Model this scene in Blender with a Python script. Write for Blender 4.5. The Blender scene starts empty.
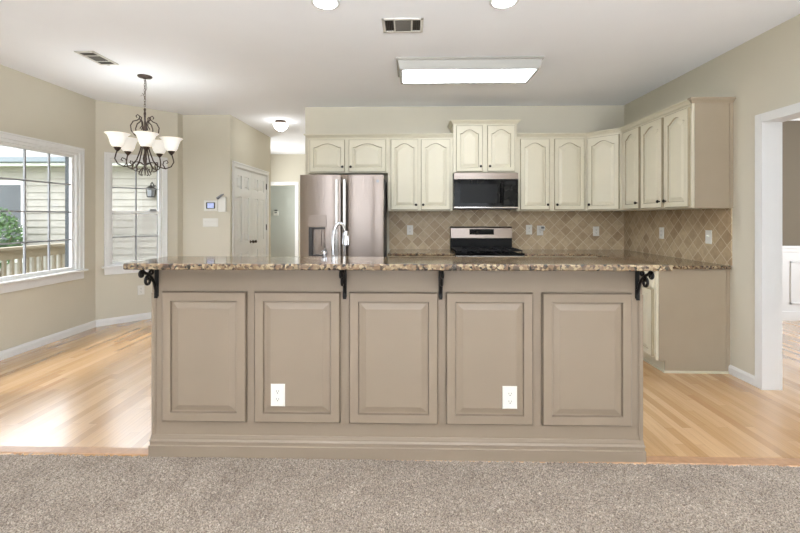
import bpy, bmesh, math, random
from mathutils import Vector, Matrix
random.seed(7)
SC = bpy.context.scene
COL = SC.collection
R = math.radians

# ------------------------------------------------------------------ camera
cam_d = bpy.data.cameras.new('camera')
cam_d.sensor_width = 36.0
cam_d.lens = 36.0 * 420 / 800
cam_d.shift_y = -49.5 / 800
cam_d.clip_start = 0.02
cam = bpy.data.objects.new('camera', cam_d)
COL.objects.link(cam)
cam.location = (0, 0, 1.326)
cam.rotation_euler = (R(90), 0, R(1.3))
SC.camera = cam

# ------------------------------------------------------------------ world, sun, area lights, exposure
W = bpy.data.worlds.new('world')
SC.world = W
W.use_nodes = True
bg = W.node_tree.nodes['Background']
bg.inputs[0].default_value = (0.88, 0.94, 1.0, 1)
bg.inputs[1].default_value = 3.6

CEIL_Z = 2.74
def area(name, loc, rot, sx, sy, power, col=(1, 1, 1)):
    d = bpy.data.lights.new(name, 'AREA')
    d.shape = 'RECTANGLE'; d.size = sx; d.size_y = sy
    d.energy = power; d.color = col
    o = bpy.data.objects.new(name, d); COL.objects.link(o)
    o.location = loc; o.rotation_euler = rot
    return o

def point(name, loc, r, power, col=(1, 1, 1)):
    d = bpy.data.lights.new(name, 'POINT')
    d.shadow_soft_size = r; d.energy = power; d.color = col
    o = bpy.data.objects.new(name, d); COL.objects.link(o)
    o.location = loc
    return o

sd = bpy.data.lights.new('sun', 'SUN')
sd.energy = 1.7; sd.angle = R(5); sd.color = (1, 0.95, 0.86)
sun = bpy.data.objects.new('sun', sd); COL.objects.link(sun)
sun.rotation_euler = (Vector((0.50, 0.08, -0.86))).to_track_quat('-Z', 'Y').to_euler()

# daylight through the living room's rear windows (openings in wall_rear)
for x in (-1.5, 1.5):
    area('daylight_rear', (x, -3.72, 1.45), (R(90), 0, 0), 2.2, 1.9, 5, (0.88, 0.94, 1))
    # unseen fill lamps added to brighten the ceiling from below
    a_ = area('ceiling_fill', (x, -3.66, 0.95), (R(90 + 40), 0, 0), 2.2, 0.9, 86, (0.92, 0.96, 1))
    a_.data.spread = R(68)
    # fill lamps added behind the camera to bounce light off the carpet
    a_ = area('carpet_bounce_fill', (x, -2.0, CEIL_Z - 0.03), (0, 0, 0), 1.6, 1.2, 18, (0.88, 0.94, 1))
    a_.data.spread = R(105)
    area('living_room_recessed_light', (x * 0.9, 0.7, CEIL_Z - 0.03), (0, 0, 0), 0.2, 0.2, 7, (0.88, 0.94, 1))
# fill lamp added to light the dining room from its unseen side
area('dining_fill', (6.45, 3.2, 1.5), (0, R(90), 0), 1.5, 1.8, 45, (0.95, 0.97, 1))
# fill lamps added out of view for the foyer and the room past it
area('foyer_fill', (-3.25, 8.4, 1.5), (0, R(-90), 0), 1.6, 0.9, 24, (0.95, 0.98, 1))
area('far_room_fill', (-1.7, 9.95, 1.6), (0, R(90), 0), 1.0, 0.7, 19, (0.95, 1, 1))

SC.view_settings.view_transform = 'Standard'
SC.view_settings.look = 'None'
SC.view_settings.exposure = 0.8
SC.view_settings.gamma = 1.0
SC.view_settings.use_curve_mapping = False

# ------------------------------------------------------------------ helpers: materials
def lin(c):
    return tuple(((v / 255) / 12.92 if v / 255 <= 0.04045 else ((v / 255 + 0.055) / 1.055) ** 2.4) for v in c)

def mat(name, rgb, rough=0.5, metal=0.0, spec=0.5, emit=0, noise=0.0, nscale=8, bump=0.0, bscale=120, coat=0):
    m = bpy.data.materials.new(name); m.use_nodes = True
    nt = m.node_tree; b = nt.nodes['Principled BSDF']
    c = lin(rgb)
    b.inputs['Base Color'].default_value = (*c, 1)
    b.inputs['Roughness'].default_value = rough
    b.inputs['Metallic'].default_value = metal
    b.inputs['Specular IOR Level'].default_value = spec
    if coat:
        b.inputs['Coat Weight'].default_value = coat
        b.inputs['Coat Roughness'].default_value = 0.08
    if emit:
        b.inputs['Emission Color'].default_value = (*c, 1)
        b.inputs['Emission Strength'].default_value = emit
    tc = None
    if noise or bump:
        tc = nt.nodes.new('ShaderNodeTexCoord')
    if noise:
        n = nt.nodes.new('ShaderNodeTexNoise'); n.inputs['Scale'].default_value = nscale
        n.inputs['Detail'].default_value = 4
        r = nt.nodes.new('ShaderNodeValToRGB')
        r.color_ramp.elements[0].position = 0.3; r.color_ramp.elements[1].position = 0.7
        r.color_ramp.elements[0].color = (*[v * (1 - noise) for v in c], 1)
        r.color_ramp.elements[1].color = (*[min(1, v * (1 + noise)) for v in c], 1)
        nt.links.new(tc.outputs['Object'], n.inputs['Vector'])
        nt.links.new(n.outputs['Fac'], r.inputs['Fac'])
        nt.links.new(r.outputs['Color'], b.inputs['Base Color'])
    if bump:
        n2 = nt.nodes.new('ShaderNodeTexNoise'); n2.inputs['Scale'].default_value = bscale
        bp = nt.nodes.new('ShaderNodeBump'); bp.inputs['Strength'].default_value = bump
        bp.inputs['Distance'].default_value = 0.002
        nt.links.new(tc.outputs['Object'], n2.inputs['Vector'])
        nt.links.new(n2.outputs['Fac'], bp.inputs['Height'])
        nt.links.new(bp.outputs['Normal'], b.inputs['Normal'])
    return m

class NT:
    """small node-building helper"""
    def __init__(s, name):
        s.m = bpy.data.materials.new(name); s.m.use_nodes = True
        s.nt = s.m.node_tree; s.b = s.nt.nodes['Principled BSDF']
    def n(s, t, **kw):
        o = s.nt.nodes.new(t)
        for k, v in kw.items(): setattr(o, k, v)
        return o
    def l(s, a, b): s.nt.links.new(a, b)
    def math(s, op, a, b=None, clamp=False):
        o = s.n('ShaderNodeMath', operation=op); o.use_clamp = clamp
        for i, v in enumerate((a, b)):
            if v is None: continue
            if isinstance(v, (int, float)): o.inputs[i].default_value = v
            else: s.l(v, o.inputs[i])
        return o.outputs[0]
    def mix(s, f, a, b, blend='MIX'):
        o = s.n('ShaderNodeMix', data_type='RGBA', blend_type=blend)
        for i, v in ((0, f), (6, a), (7, b)):
            if isinstance(v, (int, float)): o.inputs[i].default_value = v
            elif isinstance(v, tuple): o.inputs[i].default_value = (*v, 1)
            else: s.l(v, o.inputs[i])
        return o.outputs[2]
    def ramp(s, f, stops):
        o = s.n('ShaderNodeValToRGB'); cr = o.color_ramp
        while len(cr.elements) < len(stops): cr.elements.new(0.5)
        for e, (p, c) in zip(cr.elements, stops):
            e.position = p; e.color = (*c, 1)
        s.l(f, o.inputs[0]); return o.outputs[0]

def wood_floor():
    t = NT('oak_floor')
    tc = t.n('ShaderNodeTexCoord'); sp = t.n('ShaderNodeSeparateXYZ'); t.l(tc.outputs['Object'], sp.inputs[0])
    x, y = sp.outputs[0], sp.outputs[1]
    pw = 0.0572
    u = t.math('DIVIDE', x, pw); iu = t.math('FLOOR', u); fu = t.math('FRACT', u)
    wn = t.n('ShaderNodeTexWhiteNoise', noise_dimensions='1D'); t.l(iu, wn.inputs['W'])
    off = t.math('MULTIPLY', wn.outputs['Value'], 3.7)
    v = t.math('DIVIDE', t.math('ADD', y, off), 0.85); iv = t.math('FLOOR', v); fv = t.math('FRACT', v)
    cb = t.n('ShaderNodeCombineXYZ'); t.l(iu, cb.inputs[0]); t.l(iv, cb.inputs[1])
    wn2 = t.n('ShaderNodeTexWhiteNoise', noise_dimensions='2D'); t.l(cb.outputs[0], wn2.inputs['Vector'])
    base = t.ramp(wn2.outputs['Value'], [(0, lin((176, 134, 90))), (0.35, lin((192, 152, 106))), (0.7, lin((202, 162, 116))), (1, lin((212, 174, 130)))])
    mp = t.n('ShaderNodeMapping'); mp.inputs['Scale'].default_value = (45, 2.2, 1)
    cb2 = t.n('ShaderNodeCombineXYZ'); t.l(x, cb2.inputs[0]); t.l(t.math('ADD', y, t.math('MULTIPLY', wn2.outputs['Value'], 20)), cb2.inputs[1])
    t.l(cb2.outputs[0], mp.inputs[0])
    ns = t.n('ShaderNodeTexNoise'); ns.inputs['Scale'].default_value = 1.6; ns.inputs['Detail'].default_value = 5
    t.l(mp.outputs[0], ns.inputs['Vector'])
    grain = t.ramp(ns.outputs['Fac'], [(0.25, (0.80, 0.76, 0.70)), (0.6, (1, 1, 1))])
    c = t.mix(0.8, base, grain, 'MULTIPLY')
    gap = t.math('MAXIMUM', t.math('LESS_THAN', fu, 0.025), t.math('LESS_THAN', fv, 0.003))
    c = t.mix(t.math('MULTIPLY', gap, 0.45), c, (0.16, 0.09, 0.045))
    t.l(c, t.b.inputs['Base Color'])
    t.b.inputs['Roughness'].default_value = 0.22
    t.b.inputs['IOR'].default_value = 1.6
    t.b.inputs['Coat Weight'].default_value = 1.0
    t.b.inputs['Coat IOR'].default_value = 1.55
    t.b.inputs['Coat Roughness'].default_value = 0.27
    return t.m

def carpet_mat():
    t = NT('carpet')
    tc = t.n('ShaderNodeTexCoord')
    a = t.n('ShaderNodeTexNoise'); a.inputs['Scale'].default_value = 160; a.inputs['Detail'].default_value = 3
    b = t.n('ShaderNodeTexNoise'); b.inputs['Scale'].default_value = 5.0; b.inputs['Detail'].default_value = 5
    d = t.n('ShaderNodeTexVoronoi'); d.inputs['Scale'].default_value = 130
    for n in (a, b, d): t.l(tc.outputs['Object'], n.inputs['Vector'])
    c = t.ramp(a.outputs['Fac'], [(0.34, lin((104, 93, 82))), (0.52, lin((176, 162, 148))), (0.68, lin((214, 202, 188)))])
    big = t.ramp(b.outputs['Fac'], [(0.32, (0.84, 0.83, 0.82)), (0.62, (1.08, 1.08, 1.07))])
    c = t.mix(1.0, c, big, 'MULTIPLY')
    c = t.mix(t.math('MULTIPLY', d.outputs['Distance'], 0.6, True), c, lin((112, 99, 88)))
    t.l(c, t.b.inputs['Base Color'])
    t.b.inputs['Roughness'].default_value = 0.95; t.b.inputs['Specular IOR Level'].default_value = 0.1
    t.b.inputs['Sheen Weight'].default_value = 0.2
    return t.m

def granite(name, dark=0.0):
    t = NT(name)
    tc = t.n('ShaderNodeTexCoord')
    v1 = t.n('ShaderNodeTexVoronoi'); v1.inputs['Scale'].default_value = 75
    n0 = t.n('ShaderNodeTexNoise'); n0.inputs['Scale'].default_value = 30; n0.inputs['Detail'].default_value = 6
    vm = t.n('ShaderNodeVectorMath', operation='MULTIPLY_ADD')
    t.l(tc.outputs['Object'], n0.inputs['Vector'])
    t.l(n0.outputs['Color'], vm.inputs[0]); vm.inputs[1].default_value = (0.03, 0.03, 0.03); t.l(tc.outputs['Object'], vm.inputs[2])
    t.l(vm.outputs[0], v1.inputs['Vector'])
    sp = t.n('ShaderNodeSeparateColor'); t.l(v1.outputs['Color'], sp.inputs[0])
    c = t.ramp(sp.outputs[0], [(0.0, lin((34, 30, 28))), (0.25, lin((74, 56, 45))), (0.45, lin((112, 88, 68))), (0.62, lin((130, 108, 82))), (0.82, lin((166, 148, 118))), (1, lin((104, 80, 62)))])
    n2 = t.n('ShaderNodeTexNoise'); n2.inputs['Scale'].default_value = 6; n2.inputs['Detail'].default_value = 5
    t.l(tc.outputs['Object'], n2.inputs['Vector'])
    c = t.mix(t.ramp(n2.outputs['Fac'], [(0.5, (0, 0, 0)), (0.75, (0.35, 0.35, 0.35))]), c, lin((176, 164, 134)))
    t.l(c, t.b.inputs['Base Color'])
    t.b.inputs['Roughness'].default_value = 0.07; t.b.inputs['IOR'].default_value = 1.75
    return t.m

def splash_mat():
    t = NT('travertine_tile')
    tc = t.n('ShaderNodeTexCoord'); sp = t.n('ShaderNodeSeparateXYZ'); t.l(tc.outputs['Object'], sp.inputs[0])
    h = t.math('SUBTRACT', sp.outputs[0], sp.outputs[1])       # runs along both walls
    z = sp.outputs[2]
    k = 0.7071 / 0.102
    u = t.math('MULTIPLY', t.math('ADD', h, z), k); v = t.math('MULTIPLY', t.math('SUBTRACT', h, z), k)
    cb = t.n('ShaderNodeCombineXYZ'); t.l(t.math('FLOOR', u), cb.inputs[0]); t.l(t.math('FLOOR', v), cb.inputs[1])
    wn = t.n('ShaderNodeTexWhiteNoise', noise_dimensions='2D'); t.l(cb.outputs[0], wn.inputs['Vector'])
    base = t.ramp(wn.outputs['Value'], [(0, lin((158, 136, 108))), (0.3, lin((172, 151, 122))), (0.65, lin((181, 161, 132))), (1, lin((190, 172, 142)))])
    ns = t.n('ShaderNodeTexNoise'); ns.inputs['Scale'].default_value = 22; ns.inputs['Detail'].default_value = 6
    t.l(tc.outputs['Object'], ns.inputs['Vector'])
    base = t.mix(0.8, base, t.ramp(ns.outputs['Fac'], [(0.3, (0.78, 0.75, 0.72)), (0.65, (1.05, 1.04, 1.0))]), 'MULTIPLY')
    fu = t.math('ABSOLUTE', t.math('SUBTRACT', t.math('FRACT', u), 0.5)); fv = t.math('ABSOLUTE', t.math('SUBTRACT', t.math('FRACT', v), 0.5))
    g = t.math('GREATER_THAN', t.math('MAXIMUM', fu, fv), 0.465)
    c = t.mix(g, base, lin((196, 180, 154)))
    t.l(c, t.b.inputs['Base Color'])
    t.b.inputs['Roughness'].default_value = 0.45
    bp = t.n('ShaderNodeBump'); bp.inputs['Strength'].default_value = 0.5; bp.inputs['Distance'].default_value = 0.002
    t.l(t.math('SUBTRACT', t.math('MULTIPLY', ns.outputs['Fac'], 0.5), g), bp.inputs['Height']); t.l(bp.outputs[0], t.b.inputs['Normal'])
    return t.m

def steel_mat(name, rgb=(146, 135, 128), rough=0.3):
    t = NT(name)
    tc = t.n('ShaderNodeTexCoord'); mp = t.n('ShaderNodeMapping'); mp.inputs['Scale'].default_value = (260, 260, 2)
    t.l(tc.outputs['Object'], mp.inputs[0])
    ns = t.n('ShaderNodeTexNoise'); ns.inputs['Scale'].default_value = 1.0; t.l(mp.outputs[0], ns.inputs['Vector'])
    t.b.inputs['Base Color'].default_value = (*lin(rgb), 1)
    t.b.inputs['Metallic'].default_value = 1.0
    tg = t.n('ShaderNodeTangent'); tg.direction_type = 'RADIAL'; tg.axis = 'Z'
    t.l(tg.outputs[0], t.b.inputs['Tangent']); t.b.inputs['Anisotropic'].default_value = 0.85; t.b.inputs['Anisotropic Rotation'].default_value = 0.25
    rr = t.math('ADD', t.math('MULTIPLY', ns.outputs['Fac'], 0.12), rough - 0.06)
    t.l(rr, t.b.inputs['Roughness'])
    return t.m

def siding_mat():
    t = NT('lap_siding')
    tc = t.n('ShaderNodeTexCoord'); sp = t.n('ShaderNodeSeparateXYZ'); t.l(tc.outputs['Object'], sp.inputs[0])
    ns = t.n('ShaderNodeTexNoise'); ns.inputs['Scale'].default_value = 4
    t.l(tc.outputs['Object'], ns.inputs['Vector'])
    c = t.ramp(ns.outputs['Fac'], [(0.3, lin((146, 141, 133))), (0.7, lin((156, 151, 142)))])
    t.l(c, t.b.inputs['Base Color']); t.b.inputs['Roughness'].default_value = 0.7
    return t.m

def shingle_mat():
    t = NT('roof_shingles')
    tc = t.n('ShaderNodeTexCoord'); bt = t.n('ShaderNodeTexBrick')
    t.l(tc.outputs['Object'], bt.inputs['Vector'])
    bt.inputs['Scale'].default_value = 3.0
    bt.inputs['Color1'].default_value = (*lin((98, 96, 94)), 1); bt.inputs['Color2'].default_value = (*lin((116, 113, 110)), 1)
    bt.inputs['Mortar'].default_value = (*lin((110, 108, 106)), 1); bt.inputs['Mortar Size'].default_value = 0.03
    t.l(bt.outputs['Color'], t.b.inputs['Base Color']); t.b.inputs['Roughness'].default_value = 0.9
    return t.m

def glass_mat(name='window_glass', tint=(1, 1, 1), fac=0.10):
    m = bpy.data.materials.new(name); m.use_nodes = True
    nt = m.node_tree; nt.nodes.remove(nt.nodes['Principled BSDF'])
    out = nt.nodes['Material Output']
    tr = nt.nodes.new('ShaderNodeBsdfTransparent'); tr.inputs[0].default_value = (*tint, 1)
    gl = nt.nodes.new('ShaderNodeBsdfGlossy'); gl.inputs['Roughness'].default_value = 0.02
    lw = nt.nodes.new('ShaderNodeLayerWeight'); lw.inputs['Blend'].default_value = 0.5
    pw = nt.nodes.new('ShaderNodeMath'); pw.operation = 'POWER'; pw.inputs[1].default_value = 5
    nt.links.new(lw.outputs['Facing'], pw.inputs[0])
    ad = nt.nodes.new('ShaderNodeMath'); ad.operation = 'MULTIPLY_ADD'; ad.inputs[1].default_value = 0.5; ad.inputs[2].default_value = 0.03
    nt.links.new(pw.outputs[0], ad.inputs[0])
    mx = nt.nodes.new('ShaderNodeMixShader')
    nt.links.new(ad.outputs[0], mx.inputs[0]); nt.links.new(tr.outputs[0], mx.inputs[1]); nt.links.new(gl.outputs[0], mx.inputs[2])
    nt.links.new(mx.outputs[0], out.inputs[0])
    return m

def screen_mat():
    m = bpy.data.materials.new('insect_screen'); m.use_nodes = True
    nt = m.node_tree; nt.nodes.remove(nt.nodes['Principled BSDF'])
    out = nt.nodes['Material Output']
    tr = nt.nodes.new('ShaderNodeBsdfTransparent'); df = nt.nodes.new('ShaderNodeBsdfDiffuse')
    df.inputs[0].default_value = (0.5, 0.49, 0.46, 1)
    mx = nt.nodes.new('ShaderNodeMixShader'); mx.inputs[0].default_value = 0.3
    nt.links.new(tr.outputs[0], mx.inputs[1]); nt.links.new(df.outputs[0], mx.inputs[2]); nt.links.new(mx.outputs[0], out.inputs[0])
    return m

M = dict(
    wall=mat('wall_paint', (205, 199, 183), 0.75, spec=0.25, noise=0.015, nscale=3, bump=0.05, bscale=260),
    wall_grey=mat('grey_green_paint', (184, 186, 180), 0.8, spec=0.2, noise=0.01),
    wall_olive=mat('dining_paint', (122, 113, 98), 0.8, spec=0.2, noise=0.01),
    ceiling=mat('ceiling_paint', (240, 242, 246), 0.9, spec=0.1, noise=0.012, nscale=2, bump=0.06, bscale=200),
    white=mat('white_trim_paint', (224, 224, 223), 0.35, noise=0.008),
    door_white=mat('white_door_paint', (232, 233, 233), 0.4, noise=0.008),
    floor=wood_floor(), carpet=carpet_mat(),
    threshold=mat('threshold_oak', (178, 140, 108), 0.3, noise=0.12, nscale=30),
    cream=mat('cream_cabinet_paint', (209, 202, 181), 0.38, noise=0.02, nscale=6),
    glaze=mat('antique_glaze_shade', (158, 147, 122), 0.45, noise=0.05), taupe_shade=mat('taupe_groove_shade', (116, 103, 88), 0.45, noise=0.03),
    taupe_end=mat('taupe_end_paint', (160, 146, 126), 0.42, noise=0.02, nscale=6),
    taupe=mat('taupe_cabinet_paint', (140, 125, 109), 0.42, noise=0.02, nscale=6),
    granite=granite('granite'), splash=splash_mat(),
    steel=steel_mat('brushed_steel'), steel_bright=steel_mat('polished_steel', (158, 154, 150), 0.22),
    chrome=mat('chrome', (176, 176, 180), 0.08, 1.0, noise=0.01),
    dark_steel=mat('dark_appliance_side', (62, 60, 60), 0.45, 0.3, noise=0.05),
    black_gloss=mat('black_glass', (10, 10, 12), 0.08, spec=0.12, noise=0.02),
    black=mat('black_enamel', (14, 14, 15), 0.3, spec=0.15, noise=0.05),
    iron=mat('black_iron', (17, 16, 18), 0.42, 0.4, noise=0.05, bump=0.2),
    bronze=mat('dark_bronze', (74, 62, 56), 0.4, 0.75, noise=0.15, nscale=40),
    knob=mat('oil_rubbed_knob', (38, 33, 30), 0.35, 0.6, noise=0.05),
    plastic=mat('white_plastic', (219, 217, 210), 0.35, noise=0.006),
    slot=mat('outlet_slot', (60, 56, 52), 0.6, noise=0.02),
    screen=mat('lcd_screen', (150, 160, 200), 0.15, emit=0.35, noise=0.25, nscale=30),
    grey_plastic=mat('grey_plastic', (120, 122, 126), 0.4, noise=0.03),
    shade=mat('frosted_glass_shade', (244, 242, 236), 0.35, emit=0.22, noise=0.01),
    lamp=mat('lit_diffuser', (240, 248, 255), 0.5, emit=11.0, noise=0.004),
    lamp_can=mat('lit_can_lens', (240, 248, 255), 0.5, emit=26.0, noise=0.004),
    lamp_hall=mat('lit_bowl', (255, 252, 246), 0.4, emit=2.5, noise=0.004),
    vent_dark=mat('vent_cavity', (70, 66, 60), 0.8, noise=0.05),
    fixture=mat('fixture_enamel', (158, 156, 150), 0.5, noise=0.01),
    louver=mat('vent_louver_metal', (96, 92, 85), 0.5, noise=0.02),
    vent=mat('vent_metal', (206, 203, 196), 0.5, noise=0.01),
    glass=glass_mat(), screen_mesh=screen_mat(),
    siding=siding_mat(), shingle=shingle_mat(),
    ext_trim=mat('exterior_trim_and_shade', (226, 226, 222), 0.6, noise=0.02),
    ext_glass=mat('dark_pane', (46, 52, 54), 0.08, noise=0.2, nscale=3),
    reveal_shade=mat('shaded_reveal_slate', (58, 64, 68), 0.6, noise=0.04),
    gutter=mat('grey_gutter', (104, 112, 116), 0.5, 0.2, noise=0.05),
    rail=mat('weathered_rail_wood', (124, 116, 100), 0.8, noise=0.12, nscale=10),
    leaf=mat('leaf_green', (74, 104, 60), 0.6, noise=0.45, nscale=9),
    bark=mat('bark', (84, 70, 56), 0.9, noise=0.2, nscale=20),
    blossom=mat('pale_blossom', (226, 226, 212), 0.6, noise=0.04),
    grass=mat('lawn', (104, 118, 74), 0.9, noise=0.25, nscale=5),
    drawn=mat('badge_metal', (130, 130, 134), 0.3, 0.7, noise=0.02),
)

# ------------------------------------------------------------------ helpers: meshes
class MB:
    def __init__(s): s.bm = bmesh.new()
    def box(s, x0, x1, y0, y1, z0, z1):
        v = [s.bm.verts.new(p) for p in ((x0, y0, z0), (x1, y0, z0), (x1, y1, z0), (x0, y1, z0), (x0, y0, z1), (x1, y0, z1), (x1, y1, z1), (x0, y1, z1))]
        for f in ((3, 2, 1, 0), (4, 5, 6, 7), (0, 1, 5, 4), (1, 2, 6, 5), (2, 3, 7, 6), (3, 0, 4, 7)):
            s.bm.faces.new([v[i] for i in f])
        return s
    def rings(s, rs, cap0=True, cap1=True, close=True):
        vs = [[s.bm.verts.new(p) for p in r] for r in rs]
        n = len(rs[0])
        for a, b in zip(vs, vs[1:]):
            for i in range(n if close else n - 1):
                j = (i + 1) % n
                s.bm.faces.new((a[i], a[j], b[j], b[i]))
        if cap0: s.bm.faces.new(list(reversed(vs[0])))
        if cap1: s.bm.faces.new(vs[-1])
        return s
    def tube(s, pts, r, n=8):
        pts = [Vector(p) for p in pts]
        rad = r if isinstance(r, (list, tuple)) else [r] * len(pts)
        t0 = (pts[1] - pts[0]).normalized()
        up = Vector((0, 0, 1)) if abs(t0.z) < 0.9 else Vector((1, 0, 0))
        nrm = (up - t0 * up.dot(t0)).normalized()
        rs = []
        for i, p in enumerate(pts):
            t = (pts[min(i + 1, len(pts) - 1)] - pts[max(i - 1, 0)]).normalized()
            nrm = (nrm - t * nrm.dot(t)).normalized()
            b = t.cross(nrm)
            rs.append([p + (nrm * math.cos(2 * math.pi * k / n) + b * math.sin(2 * math.pi * k / n)) * rad[i] for k in range(n)])
        return s.rings(rs)
    def lathe(s, prof, c=(0, 0, 0), n=24, axis='z', cap=True):
        rs = []
        for r, h in prof:
            ring = []
            for k in range(n):
                a = 2 * math.pi * k / n
                p = (r * math.cos(a), r * math.sin(a), h)
                if axis == 'y': p = (p[0], -h, p[1])
                if axis == 'x': p = (h, p[0], p[1])
                ring.append(Vector(c) + Vector(p))
            rs.append(ring)
        return s.rings(rs, cap, cap)
    def prism(s, poly, z0, z1):
        return s.rings([[(x, y, z0) for x, y in poly], [(x, y, z1) for x, y in poly]])
    def extr(s, poly, axis, a0, a1):
        f = {'x': lambda a, p: (a, p[0], p[1]), 'y': lambda a, p: (p[0], a, p[1])}[axis]
        return s.rings([[f(a0, p) for p in poly], [f(a1, p) for p in poly]])
    def sweep(s, path, prof, closed_prof=True):
        """profile (out, z) swept along a 2D path; out is to the right of travel"""
        P = [Vector(p) for p in path]
        rs = []
        for i, p in enumerate(P):
            d0 = (p - P[i - 1]).normalized() if i else None
            d1 = (P[i + 1] - p).normalized() if i < len(P) - 1 else None
            d0 = d0 or d1; d1 = d1 or d0
            n0 = Vector((d0.y, -d0.x)); n1 = Vector((d1.y, -d1.x))
            m = (n0 + n1).normalized(); m = m / max(0.2, m.dot(n0))
            rs.append([(p.x + m.x * o, p.y + m.y * o, z) for o, z in prof])
        return s.rings(rs)
    glaze = None
    def build(s, name, material, parent=None, loc=(0, 0, 0), rot=(0, 0, 0), smooth=False, bevel=0, seg=2):
        bmesh.ops.recalc_face_normals(s.bm, faces=s.bm.faces)
        me = bpy.data.meshes.new(name); s.bm.to_mesh(me); s.bm.free()
        me.materials.append(material)
        if s.glaze: me.materials.append(s.glaze)
        o = bpy.data.objects.new(name, me); COL.objects.link(o)
        o.location = loc; o.rotation_euler = rot
        if parent: o.parent = parent
        if smooth:
            for p in me.polygons: p.use_smooth = True
            e = o.modifiers.new('Edge', 'EDGE_SPLIT'); e.split_angle = R(40)
        if bevel:
            b = o.modifiers.new('Bevel', 'BEVEL'); b.width = bevel; b.segments = seg; b.limit_method = 'ANGLE'; b.angle_limit = R(40)
        return o

def tag(o, label, cat, group=None):
    o['label'] = label; o['category'] = cat
    if group: o['group'] = group
    return o

def thing(name, label, cat, loc=(0, 0, 0), rz=0, group=None):
    o = bpy.data.objects.new(name, None); COL.objects.link(o)
    o.empty_display_size = 0.05
    o.location = loc; o.rotation_euler = (0, 0, rz)
    return tag(o, label, cat, group)

def struct(o, label=None):
    o['kind'] = 'structure'
    if label: o['label'] = label
    return o

def sroot(name, loc=(0, 0, 0), rz=0):
    o = bpy.data.objects.new(name, None); COL.objects.link(o)
    o.location = loc; o.rotation_euler = (0, 0, rz); o['kind'] = 'structure'
    return o

def clone(root, loc, rz=None, label=None, group=None):
    r = root.copy(); COL.objects.link(r); r.location = loc
    if rz is not None: r.rotation_euler = (0, 0, rz)
    if label: r['label'] = label
    if group: r['group'] = group
    for ch in list(root.children):
        c = ch.copy(); COL.objects.link(c); c.parent = r
        for g in list(ch.children):
            d = g.copy(); COL.objects.link(d); d.parent = c
    return r

CEIL = 2.74
XL, XR, YB = -3.79, 2.718, 5.38
A, B, Cc, D, Ee = (XL, 4.985), (-3.16, 5.65), (-3.144, 5.75), (-2.475, 5.75), (-2.475, 7.43)

# ------------------------------------------------------------------ the shell
def wall(name, p0, p1, T=0.13, z1=CEIL, opens=(), m=None, ext0=0, ext1=0):
    """room face on the line p0-p1 (left to right seen from inside); opens = (u0,u1,z0,z1)"""
    L = math.dist(p0, p1); ang = math.atan2(p1[1] - p0[1], p1[0] - p0[0])
    b = MB()
    us = sorted({-ext0, L + ext1, *[o[0] for o in opens], *[o[1] for o in opens]})
    for u0, u1 in zip(us, us[1:]):
        cut = [o for o in opens if o[0] <= u0 + 1e-6 and o[1] >= u1 - 1e-6]
        if not cut: b.box(u0, u1, 0, T, 0, z1)
        for o in cut:
            if o[2] > 0: b.box(u0, u1, 0, T, 0, o[2])
            if o[3] < z1: b.box(u0, u1, 0, T, o[3], z1)
    return struct(b.build(name, m or M['wall'], loc=(p0[0], p0[1], 0), rot=(0, 0, ang)))

b = MB(); b.box(-3.95, 6.6, 2.30, 10.6, -0.1, 0); struct(b.build('floor', M['floor']))

# carpet: a pile surface with individual tufts of height
def carpet():
    bm = bmesh.new()
    import numpy as np
    rng = np.random.default_rng(3)
    xs = np.arange(-2.75, 2.76, 0.0075); ys = np.arange(1.45, 2.3, 0.0075)
    hh = rng.random((len(ys), len(xs))) * 0.012 - 0.009
    verts = [(float(x), float(y) - 0.0055 * float(x), float(hh[j, i])) for j, y in enumerate(ys) for i, x in enumerate(xs)]
    nx = len(xs)
    faces = [(j * nx + i, j * nx + i + 1, (j + 1) * nx + i + 1, (j + 1) * nx + i) for j in range(len(ys) - 1) for i in range(nx - 1)]
    y1 = float(ys[-1])
    k = len(verts)
    verts += [(-3.95, -3.8, -0.004), (6.6, -3.8, -0.004), (6.6, 1.47, -0.004), (-3.95, 1.47, -0.004)]
    faces.append((k, k + 1, k + 2, k + 3))
    for x0, x1 in ((-3.95, -2.745), (2.74, 6.6)):
        k = len(verts)
        verts += [(x0, 1.45, -0.003), (x1, 1.45, -0.003), (x1, y1 - 0.0055 * x1, -0.003), (x0, y1 - 0.0055 * x0, -0.003)]
        faces.append((k, k + 1, k + 2, k + 3))
    me = bpy.data.meshes.new('floor_carpet'); me.from_pydata(verts, [], faces); me.materials.append(M['carpet'])
    for p in me.polygons: p.use_smooth = True
    o = bpy.data.objects.new('floor_carpet', me); COL.objects.link(o)
    return struct(o)
carpet()
b = MB(); b.prism([(-3.79, 2.318), (2.718, 2.282), (2.718, 2.345), (-3.79, 2.381)], -0.005, 0.005); struct(b.build('trim_1', M['threshold'], bevel=0.003))

b = MB(); b.box(-3.95, 6.6, -3.8, 10.6, CEIL, CEIL + 0.12); struct(b.build('ceiling', M['ceiling']))

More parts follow.
